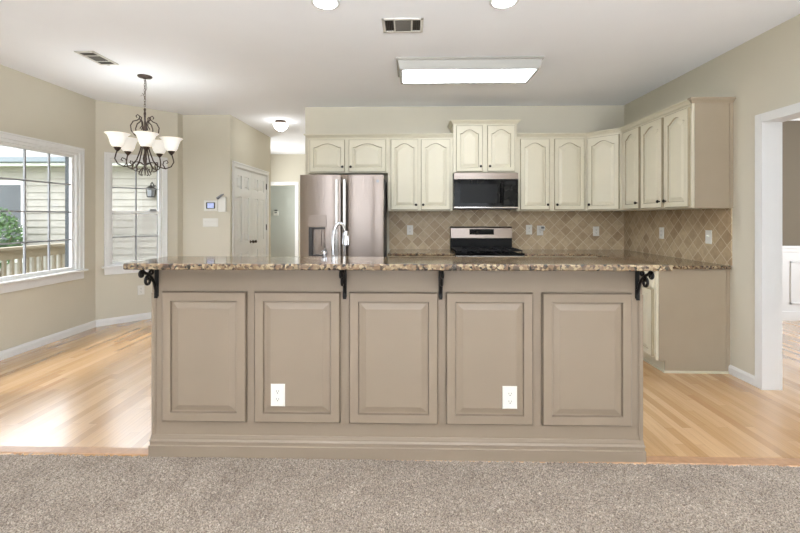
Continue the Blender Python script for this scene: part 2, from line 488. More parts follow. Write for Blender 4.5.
W1 = (2.83, 4.715, 0.68, 2.06)           # window 1 opening on the left wall: y0,y1,z0,z1
wall('wall_left', (XL, -3.8), A, 0.14, opens=[(W1[0] + 3.8, W1[1] + 3.8, W1[2], W1[3])], ext1=0.12)
wall('wall_bay', A, B, 0.14, opens=[(0.135, 0.725, 0.69, 2.06)])
wall('wall_return', B, Cc, 0.14, ext1=0.1)
wall('wall_hall', Cc, (D[0] - 0.12, D[1]), 0.12)
wall('wall_closet', D, Ee, 0.12, opens=[(0.115, 1.475, 0, 2.04)])
b = MB(); b.box(-2.95, -2.9, 5.87, 7.43, 0, CEIL); struct(b.build('wall_closet_rear', M['wall']))
wall('wall_foyer', (-3.29, 6.05), (-3.29, 9.4), 0.1)
b = MB(); b.box(-3.29, -2.9, 7.37, 7.43, 0, CEIL); struct(b.build('wall_foyer_side', M['wall']))
wall('wall_far', (-3.9, 9.4), (-1.2, 9.4), 0.12, opens=[(0.73, 1.325, 0, 2.04)])
wall('wall_far_room', (-4.2, 10.35), (-1.2, 10.35), 0.1, m=M['wall_grey'])
b = MB(); b.box(-4.2, -4.1, 9.5, 10.4, 0, CEIL); b.box(-1.5, -1.4, 9.5, 10.4, 0, CEIL); struct(b.build('wall_far_room_side', M['wall_grey']))
b = MB(); b.box(-1.342, XR + 0.13, YB, YB + 0.12, 0, CEIL); b.box(-1.342, -1.22, YB + 0.12, 9.4, 0, CEIL); struct(b.build('wall_back', M['wall']))
# right wall, seen from inside left end is the far end
OP = (1.75, 3.293, 2.064)
wall('wall_right', (XR, YB), (XR, -3.8), 0.134, opens=[(YB - OP[1], YB - OP[0], 0, OP[2])])
wall('wall_rear', (XR + 3.9, -3.75), (XL - 0.1, -3.75), 0.12,
     opens=[(XR + 3.9 - 2.6, XR + 3.9 - 0.4, 0.5, 2.4), (XR + 3.9 + 0.4, XR + 3.9 + 2.6, 0.5, 2.4)])
# dining room
wall('wall_dining_far', (XR + 0.13, 5.5), (6.5, 5.5), 0.1, m=M['wall_olive'])
wall('wall_dining_side', (6.5, 5.5), (6.5, -3.8), 0.1, opens=[(1.4, 3.2, 0.75, 2.25)], m=M['wall_olive'])

def base_prof(h=0.082, t=0.014): return [(0, 0), (t, 0), (t, h * 0.72), (t * 0.55, h * 0.95), (0, h)]
b = MB(); b.sweep([(XL, 2.34), A, B, Cc, D, (D[0], 5.80)], base_prof()); struct(b.build('baseboard_left', M['white']))
b = MB(); b.sweep([(XR, 3.63), (XR, 3.35)], base_prof(0.075)); struct(b.build('baseboard_right', M['white']))
b = MB(); b.sweep([(D[0], 7.30), Ee], base_prof()); struct(b.build('baseboard_hall', M['white']))

# ---- windows
def window(name, p0, ang, cas, glass, ncol, nrow, meet=None, latch=False, screen=False):
    """cas = (u0,u1,z_sill,z_top) outer casing; glass = (u0,u1,z0,z1)"""
    r = sroot(name, (p0[0], p0[1], 0), ang)
    u0, u1, zs, zt = cas; g0, g1, gz0, gz1 = glass
    cw = 0.062
    b = MB()
    b.box(u0, u0 + cw, -0.018, 0, zs, zt - cw); b.box(u1 - cw, u1, -0.018, 0, zs, zt - cw); b.box(u0, u1, -0.018, 0, zt - cw, zt)
    b.box(u0 + 0.004, u0 + 0.02, -0.026, -0.01, zs, zt - 0.021); b.box(u1 - 0.02, u1 - 0.004, -0.026, -0.01, zs, zt - 0.021); b.box(u0 + 0.004, u1 - 0.004, -0.026, -0.01, zt - 0.02, zt - 0.004)
    b.build('casing', M['white'], r, bevel=0.003)
    b = MB()   # jamb lining
    b.box(u0 + cw - 0.01, g0 - 0.035, -0.004, 0.06, zs, zt - cw + 0.01); b.box(g1 + 0.035, u1 - cw + 0.01, -0.004, 0.06, zs, zt - cw + 0.01)
    b.box(g0 - 0.035, g1 + 0.035, -0.0035, 0.135, gz1 + 0.03, zt - cw + 0.01)
    b.build('jamb', M['white'], r)
    b = MB()
    b.box(u0 - 0.025, u1 + 0.025, -0.05, 0.1, zs, zs + 0.022); b.build('sill', M['white'], r, bevel=0.005)
    b = MB(); b.box(u0, u1, -0.016, 0, zs - 0.085, zs); b.build('apron', M['white'], r, bevel=0.004)
    b = MB()
    for a, c in ((g0 - 0.04, g0), (g1, g1 + 0.04)): b.box(a, c, 0.02, 0.055, zs + 0.02, gz1 + 0.04)
    b.box(g0, g1, 0.02, 0.055, gz0 - 0.05, gz0); b.box(g0, g1, 0.02, 0.055, gz1, gz1 + 0.04)
    if meet: b.box(g0, g1, 0.02, 0.055, meet - 0.018, meet + 0.018)
    b.build('sash', M['white'], r, bevel=0.003)
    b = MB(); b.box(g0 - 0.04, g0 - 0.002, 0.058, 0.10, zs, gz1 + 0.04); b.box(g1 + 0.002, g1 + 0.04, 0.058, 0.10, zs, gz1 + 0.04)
    b.build('exterior_trim_and_shade', M['reveal_shade'], r)  # dark strips put in for the shadow on the outer window reveal
    b = MB(); w = 0.0075
    for i in range(1, ncol):
        u = g0 + (g1 - g0) * i / ncol; b.box(u - w, u + w, 0.028, 0.046, gz0, gz1)
    for j in range(1, nrow):
        z = gz0 + (gz1 - gz0) * j / nrow
        if meet and abs(z - meet) < 0.05: continue
        b.box(g0, g1, 0.029, 0.045, z - w, z + w)
    b.build('muntins', M['grey_muntin'] if 'grey_muntin' in M else M['white'], r)
    b = MB(); b.box(g0, g1, 0.036, 0.038, gz0, gz1); b.build('pane', M['glass'], r)
    if latch:
        b = MB(); b.box(g1 - 0.11, g1 - 0.03, 0.002, 0.025, meet + 0.015, meet + 0.045); b.build('latch', M['grey_plastic'], r, bevel=0.004)
    if screen:
        b = MB(); b.box(g0, g1, 0.062, 0.064, gz0, meet); b.build('insect_screen', M['screen_mesh'], r)
    return r
M['grey_muntin'] = mat('muntin_paint', (140, 141, 144), 0.45, noise=0.01)
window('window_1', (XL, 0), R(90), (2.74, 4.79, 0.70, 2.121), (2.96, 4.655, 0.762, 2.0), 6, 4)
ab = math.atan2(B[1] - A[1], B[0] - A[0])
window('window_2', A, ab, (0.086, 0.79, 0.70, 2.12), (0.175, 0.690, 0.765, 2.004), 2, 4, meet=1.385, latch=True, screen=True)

# ---- closet double door in wall_closet
door = sroot('door_1', (D[0], D[1], 0), R(90))
b = MB()
for a0, a1 in ((0.055, 0.115), (1.475, 1.54)): b.box(a0, a1, -0.018, 0, 0, 2.04)
b.box(0.055, 1.54, -0.018, 0, 2.04, 2.105); b.box(0.05, 1.545, -0.026, 0, 2.09, 2.112)
b.build('casing', M['white'], door, bevel=0.003)
b = MB(); b.box(0.115, 0.122, 0, 0.12, 0, 2.04); b.box(1.468, 1.475, 0, 0.12, 0, 2.04); b.box(0.115, 1.475, 0, 0.12, 2.03, 2.04); b.build('jamb', M['white'], door)

def panel_rings(Wd, Hd, t, stile, arch=0.0, n=25, top=None, rec=0.011, lip=0.030):
    """raised-panel face: outer edge, flat frame, groove, bevelled field; front faces -y"""
    def bump(u):
        a = abs(u)
        return 0 if a >= 0.88 else ((math.cos(math.pi * a / 0.88) + 1) / 2) ** 0.6
    def ring(ins, y, arched):
        x0, x1 = ins, Wd - ins
        ztop = Hd - ins if not arched else Hd - (top or stile) - (ins - stile)
        pts = [(x0, y, ins), (x1, y, ins)]
        for i in range(n):
            u = 1 - 2 * i / (n - 1)
            x = (x0 + x1) / 2 + u * (x1 - x0) / 2
            z = ztop - (arch * (1 - bump(u)) if arched else 0)
            pts.append((x, y, z))
        return pts
    s = stile
    return [ring(0, 0, False), ring(0, -t + 0.006, False), ring(0.006, -t, False), ring(s, -t, True),
            ring(s + 0.005, -t + rec, True), ring(s + 0.012, -t + rec, True), ring(s + 0.012 + lip, -t + 0.001, True)]

def raised_door(Wd, Hd, stile=0.048, arch=0.0, t=0.022, top=None, glaze=None):
    b = MB(); rs = panel_rings(Wd, Hd, t, stile, arch, top=top); b.rings(rs)
    if glaze:      # antique glazing in the grooves; edges painted dark for the shadow around doors
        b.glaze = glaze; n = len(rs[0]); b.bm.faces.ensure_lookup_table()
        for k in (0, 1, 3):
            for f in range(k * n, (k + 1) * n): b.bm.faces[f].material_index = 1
    return b

for k, (d0, d1) in enumerate(((0.125, 0.793), (0.797, 1.465))):
    w = d1 - d0
    lf = MB(); lf.box(0, w, 0.0, 0.03, 0.012, 2.028)
    leaf = lf.build('door_leaf', M['door_white'], door, loc=(d0, 0.022, 0))
    # stiles and rails standing proud, with six raised fields between them
    b = MB()
    sx = [(0, 0.105), (w / 2 - 0.05, w / 2 + 0.05), (w - 0.105, w)]
    zr = [(0.012, 0.22), (0.80, 0.95), (1.62, 1.74), (1.93, 2.028)]
    for a0, a1 in sx: b.box(a0, a1, -0.014, 0.004, 0.012, 2.028)
    for z0, z1 in zr:
        b.box(0.105, w / 2 - 0.05, -0.014, 0.004, z0, z1); b.box(w / 2 + 0.05, w - 0.105, -0.014, 0.004, z0, z1)
    b.build('door_frame', M['door_white'], leaf)
    for x0, x1 in ((0.105, w / 2 - 0.05), (w / 2 + 0.05, w - 0.105)):
        for z0, z1 in ((0.22, 0.80), (0.95, 1.62), (1.74, 1.93)):
            q = MB()
            i, j = 0.014, 0.040
            q.rings([[(x0 + i, 0.004, z0 + i), (x1 - i, 0.004, z0 + i), (x1 - i, 0.004, z1 - i), (x0 + i, 0.004, z1 - i)],
                     [(x0 + j, -0.010, z0 + j), (x1 - j, -0.010, z0 + j), (x1 - j, -0.010, z1 - j), (x0 + j, -0.010, z1 - j)]])
            q.build('panel', M['door_white'], leaf)
    hx = w - 0.045 if k == 0 else 0.045
    b = MB(); b.lathe([(0.024, 0), (0.024, 0.006), (0.009, 0.012), (0.009, 0.035), (0.022, 0.045), (0.024, 0.058), (0.014, 0.068)], (hx, -0.014, 0.94), 14, 'y')
    b.build('door_knob', M['bronze'], leaf, smooth=True)
    ex = 0.0 if k == 0 else w
    for z in (0.2, 1.10, 1.80):
        b = MB(); b.tube([(ex, -0.018, z), (ex, -0.018, z + 0.1)], 0.009, 8); b.box(ex - 0.012, ex + 0.012, -0.012, -0.004, z, z + 0.1)
        b.build('hinge', M['iron'], leaf)

# ---- cased openings
o3 = sroot('trim_2', (0, 9.4, 0))
b = MB()
b.box(-3.235, -3.17, -0.018, 0, 0, 2.04); b.box(-2.575, -2.495, -0.018, 0, 0, 2.04); b.box(-3.235, -2.495, -0.018, 0, 2.04, 2.12)
b.build('casing', M['white'], o3, bevel=0.004)
o4 = sroot('trim_3')
b = MB()
y1 = OP[1]; zt = OP[2]; y0 = OP[0]
for ys in ((y1, y1 + 0.057), (y0 - 0.057, y0)): b.box(XR - 0.018, XR, ys[0], ys[1], 0, zt + 0.057)
b.box(XR - 0.018, XR, y0, y1, zt, zt + 0.057)
b.build('casing', M['white'], o4, bevel=0.004)
b = MB(); b.box(XR - 0.018, XR + 0.136, y1 - 0.012, y1 + 0.002, 0, zt); b.box(XR - 0.018, XR + 0.136, y0 - 0.002, y0 + 0.012, 0, zt); b.box(XR - 0.018, XR + 0.136, y0, y1, zt - 0.012, zt + 0.002)
b.build('jamb', M['white'], o4)
# dining wainscot, chair rail and crown
o5 = sroot('trim_4', (0, 5.5, 0))
b = MB(); b.box(2.85, 6.5, -0.01, 0, 0, 0.9); b.build('wainscot', M['white'], o5)
b = MB(); b.box(2.85, 6.5, -0.035, 0, 0.925, 0.957); b.box(2.85, 6.5, -0.022, 0, 0.875, 0.925); b.build('chair_rail', M['white'], o5, bevel=0.004)
b = MB(); b.extr([(0, 2.56), (-0.02, 2.56), (-0.03, 2.6), (-0.11, 2.7), (-0.12, 2.74), (0, 2.74)], 'x', 2.85, 6.5); b.build('crown_molding', M['white'], o5)
b = MB(); b.box(2.85, 6.5, -0.026, 0, 0, 0.12); b.build('baseboard', M['white'], o5, bevel=0.004)
for k, (a0, a1) in enumerate(((3.9, 4.72), (4.87, 5.7))):
    b = MB()
    z0, z1, w, = 0.21, 0.76, 0.025
    b.box(a0, a0 + w, -0.024, -0.008, z0, z1); b.box(a1 - w, a1, -0.024, -0.008, z0, z1); b.box(a0, a1, -0.024, -0.008, z0, z0 + w); b.box(a0, a1, -0.024, -0.008, z1 - w, z1)
    b.build('panel_molding', M['white'], o5, bevel=0.004)

# ---- backsplash on both walls (setting)
b = MB()
b.box(-0.26, XR, YB - 0.010, YB, 0.915, 1.42); b.box(XR - 0.010, XR, 3.60, YB - 0.010, 0.915, 1.42)
struct(b.build('wall_backsplash', M['splash']), 'diagonal beige stone tile backsplash on the kitchen walls')

# ------------------------------------------------------------------ cabinets
def knob_mb():
    b = MB(); b.lathe([(0.007, 0), (0.006, 0.012), (0.013, 0.018), (0.016, 0.025), (0.012, 0.031)], (0, 0, 0), 14, 'y'); return b

def cab_door(parent, x0, x1, z0, z1, y, arch, kx, kz, m, rz=0, name='door', stile=0.048):
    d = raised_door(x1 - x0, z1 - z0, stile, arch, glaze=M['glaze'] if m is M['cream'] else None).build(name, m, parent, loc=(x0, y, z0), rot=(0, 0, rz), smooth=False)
    if kx is not None:
        knob_mb().build('knob', M['knob'], d, loc=(kx, -0.02, kz), smooth=True)
    return d

def crown_prof(z): return [(0, z - 0.006), (0.012, z - 0.006), (0.016, z + 0.002), (0.028, z + 0.018), (0.040, z + 0.024), (0.040, z + 0.036), (0, z + 0.036)]

def upper(name, label, loc, rz, Wc, H, Dp, doors, arch, left_end=False, right_end=False, end_panel=None):
    t = thing(name, label, 'cabinet', loc, rz, 'cream wall cabinets')
    b = MB(); b.box(0, Wc, -Dp, 0, 0, H); b.build('body', M['cream'], t, bevel=0.002)
    for (x0, x1, side) in doors:
        w = x1 - x0
        kx = 0.026 if side == 'l' else w - 0.026
        cab_door(t, x0, x1, 0.012, H - 0.03, -Dp, arch, kx, 0.06, M['cream'])
    path = [(Wc, -Dp), (0, -Dp)]   # travel right-to-left seen from front => outward is... handled below
    path = [(0, -Dp), (Wc, -Dp)]
    if left_end: path = [(0, 0)] + path
    if right_end and not end_panel: path = path + [(Wc, 0)]
    # outward is to the right of travel when walking left to right along the front
    b = MB(); b.sweep(path, crown_prof(H)); b.build('crown_molding', M['cream'], t)
    if end_panel == 'r':
        b = MB(); b.box(Wc, Wc + 0.006, -Dp + 0.018, 0, 0.0, H); b.box(Wc + 0.006, Wc + 0.012, -0.03, 0, 0, H)
        b.build('end_panel', M['taupe_end'], t)
        b = MB(); b.sweep([(Wc - 0.004, -Dp), (Wc + 0.001, -Dp), (Wc + 0.001, 0)], crown_prof(H)); b.build('crown_return', M['taupe_end'], t)
    return t

DPU = 0.312
GAP = 0.002
yb = YB - 0.001
upper('wall_cabinet', 'short cream two-door wall cabinet above the refrigerator', (-1.234, yb, 1.857), 0, 0.972, 0.433, DPU,
      [(0.027, 0.453, 'r'), (0.501, 0.950, 'l')], 0.045, left_end=True)
upper('wall_cabinet', 'tall cream two-door wall cabinet between the refrigerator and the microwave', (-0.26, yb, 1.40), 0, 0.781, 0.89, DPU,
      [(0.034, 0.364, 'r'), (0.398, 0.748, 'l')], 0.05)
upper('wall_cabinet', 'raised cream two-door wall cabinet directly above the microwave', (0.523, yb, 1.857), 0, 0.757, 0.592, DPU + 0.02,
      [(0.034, 0.350, 'r'), (0.406, 0.732, 'l')], 0.05, left_end=True, right_end=True)
upper('wall_cabinet', 'tall cream two-door wall cabinet just right of the microwave', (1.282, yb, 1.40), 0, 0.826, 0.89, DPU,
      [(0.042, 0.388, 'r'), (0.446, 0.800, 'l')], 0.05)
upper('wall_cabinet', 'narrow cream single-door wall cabinet on the right wall beside the corner cabinet', (XR - 0.001, 4.769, 1.40), R(-90), 0.398, 0.89, 0.332,
      [(0.055, 0.378, 'r')], 0.05)
t = upper('wall_cabinet', 'cream two-door wall cabinet with a taupe end, nearest the doorway', (XR - 0.001, 4.37, 1.40), R(-90), 0.772, 0.89, 0.332,
      [(0.020, 0.372, 'r'), (0.418, 0.750, 'l')], 0.05, right_end=True, end_panel='r')

# diagonal corner cabinet
t = thing('corner_wall_cabinet', 'diagonal cream single-door wall cabinet set across the corner', 'cabinet', (XR - 0.001, YB - 0.001, 1.40), group='cream wall cabinets')
p0, p1 = (-0.608, -DPU), (-0.332, -0.608)
b = MB(); b.prism([(0, 0), (-0.608, 0), p0, p1, (0, -0.608)], 0, 0.89); b.build('body', M['cream'], t, bevel=0.002)
Ld = math.dist(p0, p1)
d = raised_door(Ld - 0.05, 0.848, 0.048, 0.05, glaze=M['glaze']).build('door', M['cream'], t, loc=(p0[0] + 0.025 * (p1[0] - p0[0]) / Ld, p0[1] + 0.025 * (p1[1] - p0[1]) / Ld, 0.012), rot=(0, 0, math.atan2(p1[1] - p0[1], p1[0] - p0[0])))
knob_mb().build('knob', M['knob'], d, loc=(0.028, -0.02, 0.06), smooth=True)
b = MB(); b.sweep([p0, p1], crown_prof(0.89)); b.build('crown_molding', M['cream'], t)

# base cabinets
def base_cab(name, label, loc, rz, Wc, fronts, Dp=0.61, end=None, H=0.883, body=None):
    t = thing(name, label, 'cabinet', loc, rz, 'cream base cabinets')
    b = MB(); b.box(0, Wc, -Dp, 0, 0.1, H); b.box(0, Wc, -Dp + 0.07, 0, 0, 0.1)
    b.build('body', M['cream'], t, bevel=0.002)
    for x0, x1, side in fronts:
        w = x1 - x0
        dr = MB(); dr.rings([[(0, 0, 0), (w, 0, 0), (w, 0, 0.14), (0, 0, 0.14)], [(0, -0.015, 0), (w, -0.015, 0), (w, -0.015, 0.14), (0, -0.015, 0.14)],
                             [(0.006, -0.02, 0.006), (w - 0.006, -0.02, 0.006), (w - 0.006, -0.02, 0.134), (0.006, -0.02, 0.134)]])
        dr = dr.build('drawer', M['cream'], t, loc=(x0, -Dp, H - 0.165))
        knob_mb().build('knob', M['knob'], dr, loc=(w * 0.4, -0.02, 0.07), smooth=True)
        cab_door(t, x0, x1, 0.125, H - 0.18, -Dp, 0.0, 0.026 if side == 'l' else w - 0.026, 0.50, M['cream'])
    if end == 'r':
        b = MB(); b.box(Wc, Wc + 0.008, -Dp + 0.02, 0, 0.1, H); b.box(Wc, Wc + 0.008, -Dp + 0.07, 0, 0, 0.1); b.box(Wc + 0.008, Wc + 0.014, -0.03, 0, 0, H)
        b.build('end_panel', M['taupe_end'], t)
        b = MB(); b.box(Wc + 0.008, Wc + 0.02, -Dp + 0.07, 0, 0, 0.016); b.box(0, Wc + 0.02, -Dp + 0.058, -Dp + 0.07, 0, 0.016)
        b.build('shoe_molding', M['cream'], t)
    return t
base_cab('base_cabinet', 'cream base cabinet between the refrigerator and the gas range', (-0.24, yb, 0), 0, 0.755, [(0.02, 0.367, 'r'), (0.388, 0.735, 'l')])
base_cab('base_cabinet', 'cream base cabinet to the right of the gas range', (1.29, yb, 0), 0, 0.815, [(0.02, 0.40, 'r'), (0.42, 0.795, 'l')])
base_cab('base_cabinet', 'cream base cabinet with a taupe end panel on the right wall by the doorway', (XR - 0.001, YB - 0.615, 0), R(-90), 1.127,
         [(0.02, 0.367, 'r'), (0.388, 0.735, 'l'), (0.756, 1.095, 'l')], end='r')

def slab(name, label, cat, poly, z0, z1, group=None):
    b = MB(); b.prism(poly, z0, z1)
    return tag(b.build(name, M['granite'], bevel=0.006), label, cat, group)
slab('granite_worktop', 'speckled granite worktop left of the range beside the refrigerator', 'worktop', [(-0.245, YB - 0.011), (-0.245, 4.735), (0.514, 4.735), (0.514, YB - 0.011)], 0.885, 0.915)
slab('granite_worktop', 'L-shaped speckled granite worktop turning the corner along the right wall', 'worktop',
     [(1.287, YB - 0.011), (1.287, 4.735), (2.068, 4.735), (2.068, 3.595), (XR - 0.011, 3.595), (XR - 0.011, YB - 0.011)], 0.885, 0.915)

# ------------------------------------------------------------------ island
IX0, IX1, IY = -1.432, 1.262, 2.305
isl = thing('kitchen_island', 'long taupe kitchen island with five raised panels facing the carpet', 'kitchen island', (0, IY, 0))
b = MB(); b.box(IX0, IX1, 0, 0.13, 0, 1.056); [b.box(*q) for q in ((IX0 + 0.005, IX0 + 0.03, 0.13, 0.74, 0.1, 0.883), (IX1 - 0.03, IX1 - 0.005, 0.13, 0.74, 0.1, 0.883), (IX0 + 0.03, IX1 - 0.03, 0.71, 0.74, 0.1, 0.883), (IX0 + 0.03, IX1 - 0.03, 0.13, 0.71, 0.1, 0.12), (IX0 + 0.005, IX1 - 0.005, 0.13, 0.67, 0, 0.1))]
b.build('body', M['taupe'], isl, bevel=0.002)
b = MB(); b.sweep([(IX0, 0.13), (IX0, 0), (IX1, 0), (IX1, 0.13)], [(0, 0), (0.013, 0), (0.013, 0.060), (0.008, 0.064), (0.008, 0.080), (0.012, 0.084), (0.006, 0.096), (0.006, 0.102), (0.003, 0.117), (0, 0.119)])
b.build('base_molding', M['taupe'], isl)
for s, x in ((1, IX0), (-1, IX1)):
    b = MB(); b.box(min(x, x + s * 0.018), max(x, x + s * 0.018), -0.006, 0, 0.118, 0.905)
    b.tube([(x + s * 0.022, -0.002, 0.143), (x + s * 0.022, -0.002, 0.905)], 0.004, 8)
    b.build('corner_trim', M['taupe'], isl)
for x0, x1 in ((-1.366, -0.897), (-0.852, -0.379), (-0.330, 0.155), (0.198, 0.668), (0.718, 1.196)):
    raised_door(x1 - x0, 0.715, 0.050, 0, t=0.024, glaze=M['taupe_shade']).build('panel', M['taupe'], isl, loc=(x0, -0.001, 0.200))  # groove and edge shade painted darker, the island has no glazing
# back doors of the island (kitchen side)
for k in range(4):
    w = 0.62; x0 = IX1 - 0.06 - k * 0.65
    raised_door(w, 0.72, 0.05, 0).build('rear_door', M['taupe'], isl, loc=(x0, 0.74, 0.13), rot=(0, 0, R(180)))
# scrolled iron brackets
def spiral(cy, cz, r0, r1, a0, a1, n=22):
    return [(0, cy + (r0 + (r1 - r0) * i / n) * math.cos(a0 + (a1 - a0) * i / n), cz + (r0 + (r1 - r0) * i / n) * math.sin(a0 + (a1 - a0) * i / n)) for i in range(n + 1)]
for x in (-1.404, -0.356, 0.170, 1.232):
    br = MB()
    br.box(-0.011, 0.011, -0.008, 0, -0.172, 0); br.box(-0.009, 0.009, -0.014, -0.006, -0.18, -0.12)
    br = br.build('bracket', M['iron'], isl, loc=(x, -0.0005, 1.056), bevel=0.002)
    q = MB(); q.box(-0.011, 0.011, -0.145, 0, -0.007, 0); q.build('bracket_arm', M['iron'], br, bevel=0.002)
    q = MB()
    q.tube([(0, -0.006, -0.15), (0, -0.016, -0.12), (0, -0.03, -0.085), (0, -0.055, -0.055), (0, -0.085, -0.035), (0, -0.11, -0.026), (0, -0.125, -0.014)], 0.0085, 8)
    q.tube(spiral(-0.080, -0.072, 0.027, 0.010, R(70), R(70 + 430)), 0.0075, 8)
    q.tube(spiral(-0.05, -0.032, 0.020, 0.006, R(-100), R(-100 - 400)), 0.0065, 8)
    q.tube(spiral(-0.134, -0.030, 0.018, 0.006, R(90), R(90 + 400)), 0.0075, 8)
    q.build('scroll', M['iron'], br, smooth=True)

slab('granite_bar_top', 'raised granite bar top along the front of the taupe island', 'bar top',
     [(-1.456, 2.10), (1.300, 2.10), (1.300, 2.50), (-1.456, 2.50)], 1.058, 1.090)
# lower worktop with the sink cut out
def sink_top():
    b = MB()
    x0, x1, y0, y1 = -1.44, 1.28, 2.445, 3.08
    sx0, sx1, sy0, sy1 = -0.85, -0.10, 2.60, 2.98
    for a in ((x0, sx0, y0, y1), (sx1, x1, y0, y1), (sx0, sx1, y0, sy0), (sx0, sx1, sy1, y1)):
        b.box(*a, 0.885, 0.915)
    tag(b.build('granite_worktop', M['granite']), 'low granite worktop of the island behind the bar top', 'worktop')
    b = MB()
    e = 0.004
    b.rings([[(sx0 + e, sy0 + e, 0.912), (sx1 - e, sy0 + e, 0.912), (sx1 - e, sy1 - e, 0.912), (sx0 + e, sy1 - e, 0.912)],
             [(sx0 + 0.02, sy0 + 0.02, 0.73), (sx1 - 0.02, sy0 + 0.02, 0.73), (sx1 - 0.02, sy1 - 0.02, 0.73), (sx0 + 0.02, sy1 - 0.02, 0.73)]], cap0=False)
    o = b.build('kitchen_sink', M['steel_bright']); tag(o, 'stainless undermount sink in the island worktop by the faucet', 'sink')
    s = o.modifiers.new('Solid', 'SOLIDIFY'); s.thickness = 0.002; s.offset = 1
sink_top()

# faucet
t = thing('faucet', 'tall chrome gooseneck faucet with pull-down sprayer on the island', 'faucet', (-0.465, 2.55, 0.916))
b = MB(); b.lathe([(0.025, 0), (0.025, 0.006), (0.021, 0.014), (0.02, 0.06), (0.016, 0.075)], n=20); b.build('base', M['chrome'], t, smooth=True)
dv = Vector((0.072, 0.03, 0))
pts = [(0, 0, 0.05), (0, 0, 0.15), (0, 0, 0.27)]
for i in range(1, 13):
    a = math.pi * i / 12
    c0 = dv * 0.5
    p = c0 - dv * 0.5 * math.cos(a); pts.append((p.x, p.y, 0.27 + 0.10 * math.sin(a)))

b = MB(); b.tube(pts, 0.0115, 12); b.build('spout', M['chrome'], t, smooth=True)
b = MB(); b.lathe([(0.013, 0.325), (0.019, 0.312), (0.019, 0.285), (0.023, 0.262), (0.023, 0.238), (0.016, 0.233)], (dv.x, dv.y, 0), 16); b.build('spray_head', M['chrome'], t, smooth=True)
b = MB(); b.tube([(0.0, 0.02, 0.075), (0.0, 0.05, 0.105), (0.0, 0.085, 0.14)], [0.009, 0.007, 0.006], 10); b.build('lever', M['chrome'], t, smooth=True)
t = thing('soap_dispenser', 'small chrome soap dispenser left of the gooseneck faucet', 'soap dispenser', (-0.516, 2.535, 0.916))
b = MB(); b.lathe([(0.016, 0), (0.016, 0.008), (0.012, 0.014), (0.011, 0.18), (0.017, 0.185), (0.017, 0.205), (0.006, 0.21)], n=16); b.build('pump', M['chrome'], t, smooth=True)
b = MB(); b.tube([(0, 0, 0.202), (0.0, 0.03, 0.215), (0.0, 0.055, 0.205)], 0.006, 8); b.build('spout', M['chrome'], t, smooth=True)

# ------------------------------------------------------------------ refrigerator
FX0, FX1 = -1.196, -0.284
t = thing('refrigerator', 'stainless steel refrigerator with water dispenser and twin upright handles', 'refrigerator', ((FX0 + FX1) / 2, 4.62, 0))
cx = (FX0 + FX1) / 2
def fx(a): return a - cx
b = MB(); b.box(fx(FX0) + 0.005, fx(FX1) - 0.005, 0.0, 0.70, 0.02, 1.765); b.build('cabinet', M['dark_steel'], t, bevel=0.004)
SP = -0.748
def curved_door(x0, x1, z0, z1, hole=None):
    b = MB()
    def front(x):
        u = (x - (x0 + x1) / 2) / ((x1 - x0) / 2)
        return -0.075 + 0.012 * abs(u) ** 4 + 0.006 * u * u
    xs = [x0 + (x1 - x0) * i / 16 for i in range(17)]
    if hole: xs = sorted(set(xs + [hole[0], hole[1]]))
    def seg(xa, xb, za, zb):
        b.rings([[(xa, -0.004, za), (xb, -0.004, za), (xb, -0.004, zb), (xa, -0.004, zb)], [(xa, front(xa), za), (xb, front(xb), za), (xb, front(xb), zb), (xa, front(xa), zb)]], cap0=True)
    for xa, xb in zip(xs, xs[1:]):
        if hole and xa >= hole[0] - 1e-6 and xb <= hole[1] + 1e-6:
            seg(xa, xb, z0, hole[2]); seg(xa, xb, hole[3], z1)
        else: seg(xa, xb, z0, z1)
    bmesh.ops.remove_doubles(b.bm, verts=b.bm.verts, dist=1e-5)
    return b
HX = (fx(-1.098), fx(-0.905), 0.90, 1.215)
dl = curved_door(fx(FX0), fx(SP) - 0.004, 0.70, 1.785, HX).build('door', M['steel'], t)
dr = curved_door(fx(SP) + 0.004, fx(FX1), 0.70, 1.785).build('door', M['steel'], t)
fz = curved_door(fx(FX0), fx(FX1), 0.06, 0.69).build('freezer_drawer', M['steel'], t)
b = MB(); b.box(HX[0] - 0.004, HX[1] + 0.004, -0.0785, -0.070, 1.218, 1.345); b.build('control_panel', M['steel'], dl, bevel=0.002)
b = MB()
b.box(HX[0], HX[1], -0.02, -0.012, HX[2], HX[3]); b.box(HX[1] - 0.012, HX[1], -0.07, -0.02, HX[2], HX[3])
b.build('dispenser_recess', M['steel'], dl)
b = MB(); b.box(HX[0], HX[0] + 0.034, -0.066, -0.0205, HX[2], HX[3]); b.box(HX[0] + 0.034, HX[1] - 0.013, -0.066, -0.0205, HX[3] - 0.022, HX[3]); b.build('dispenser_surround', M['dark_steel'], dl)
b = MB(); b.box(HX[0] + 0.06, HX[1] - 0.03, -0.028, -0.02, HX[2] + 0.02, HX[3] - 0.02); b.box(HX[0] + 0.095, HX[1] - 0.06, -0.045, -0.028, HX[2] + 0.1, HX[3] - 0.03); b.build('dispenser_paddle', M['steel'], dl, bevel=0.003)
b = MB(); b.box(HX[0], HX[1], -0.07, -0.02, HX[2], HX[2] + 0.012); b.build('drip_tray', M['dark_steel'], dl)
for dd, x in ((dl, fx(-0.785)), (dr, fx(-0.700))):
    b = MB()
    b.box(x - 0.018, x + 0.018, -0.128, -0.108, 0.80, 1.735)
    for z in (0.83, 1.70): b.box(x - 0.012, x + 0.012, -0.110, -0.070, z - 0.02, z + 0.02)
    b.build('handle', M['steel_bright'], dd, bevel=0.006)
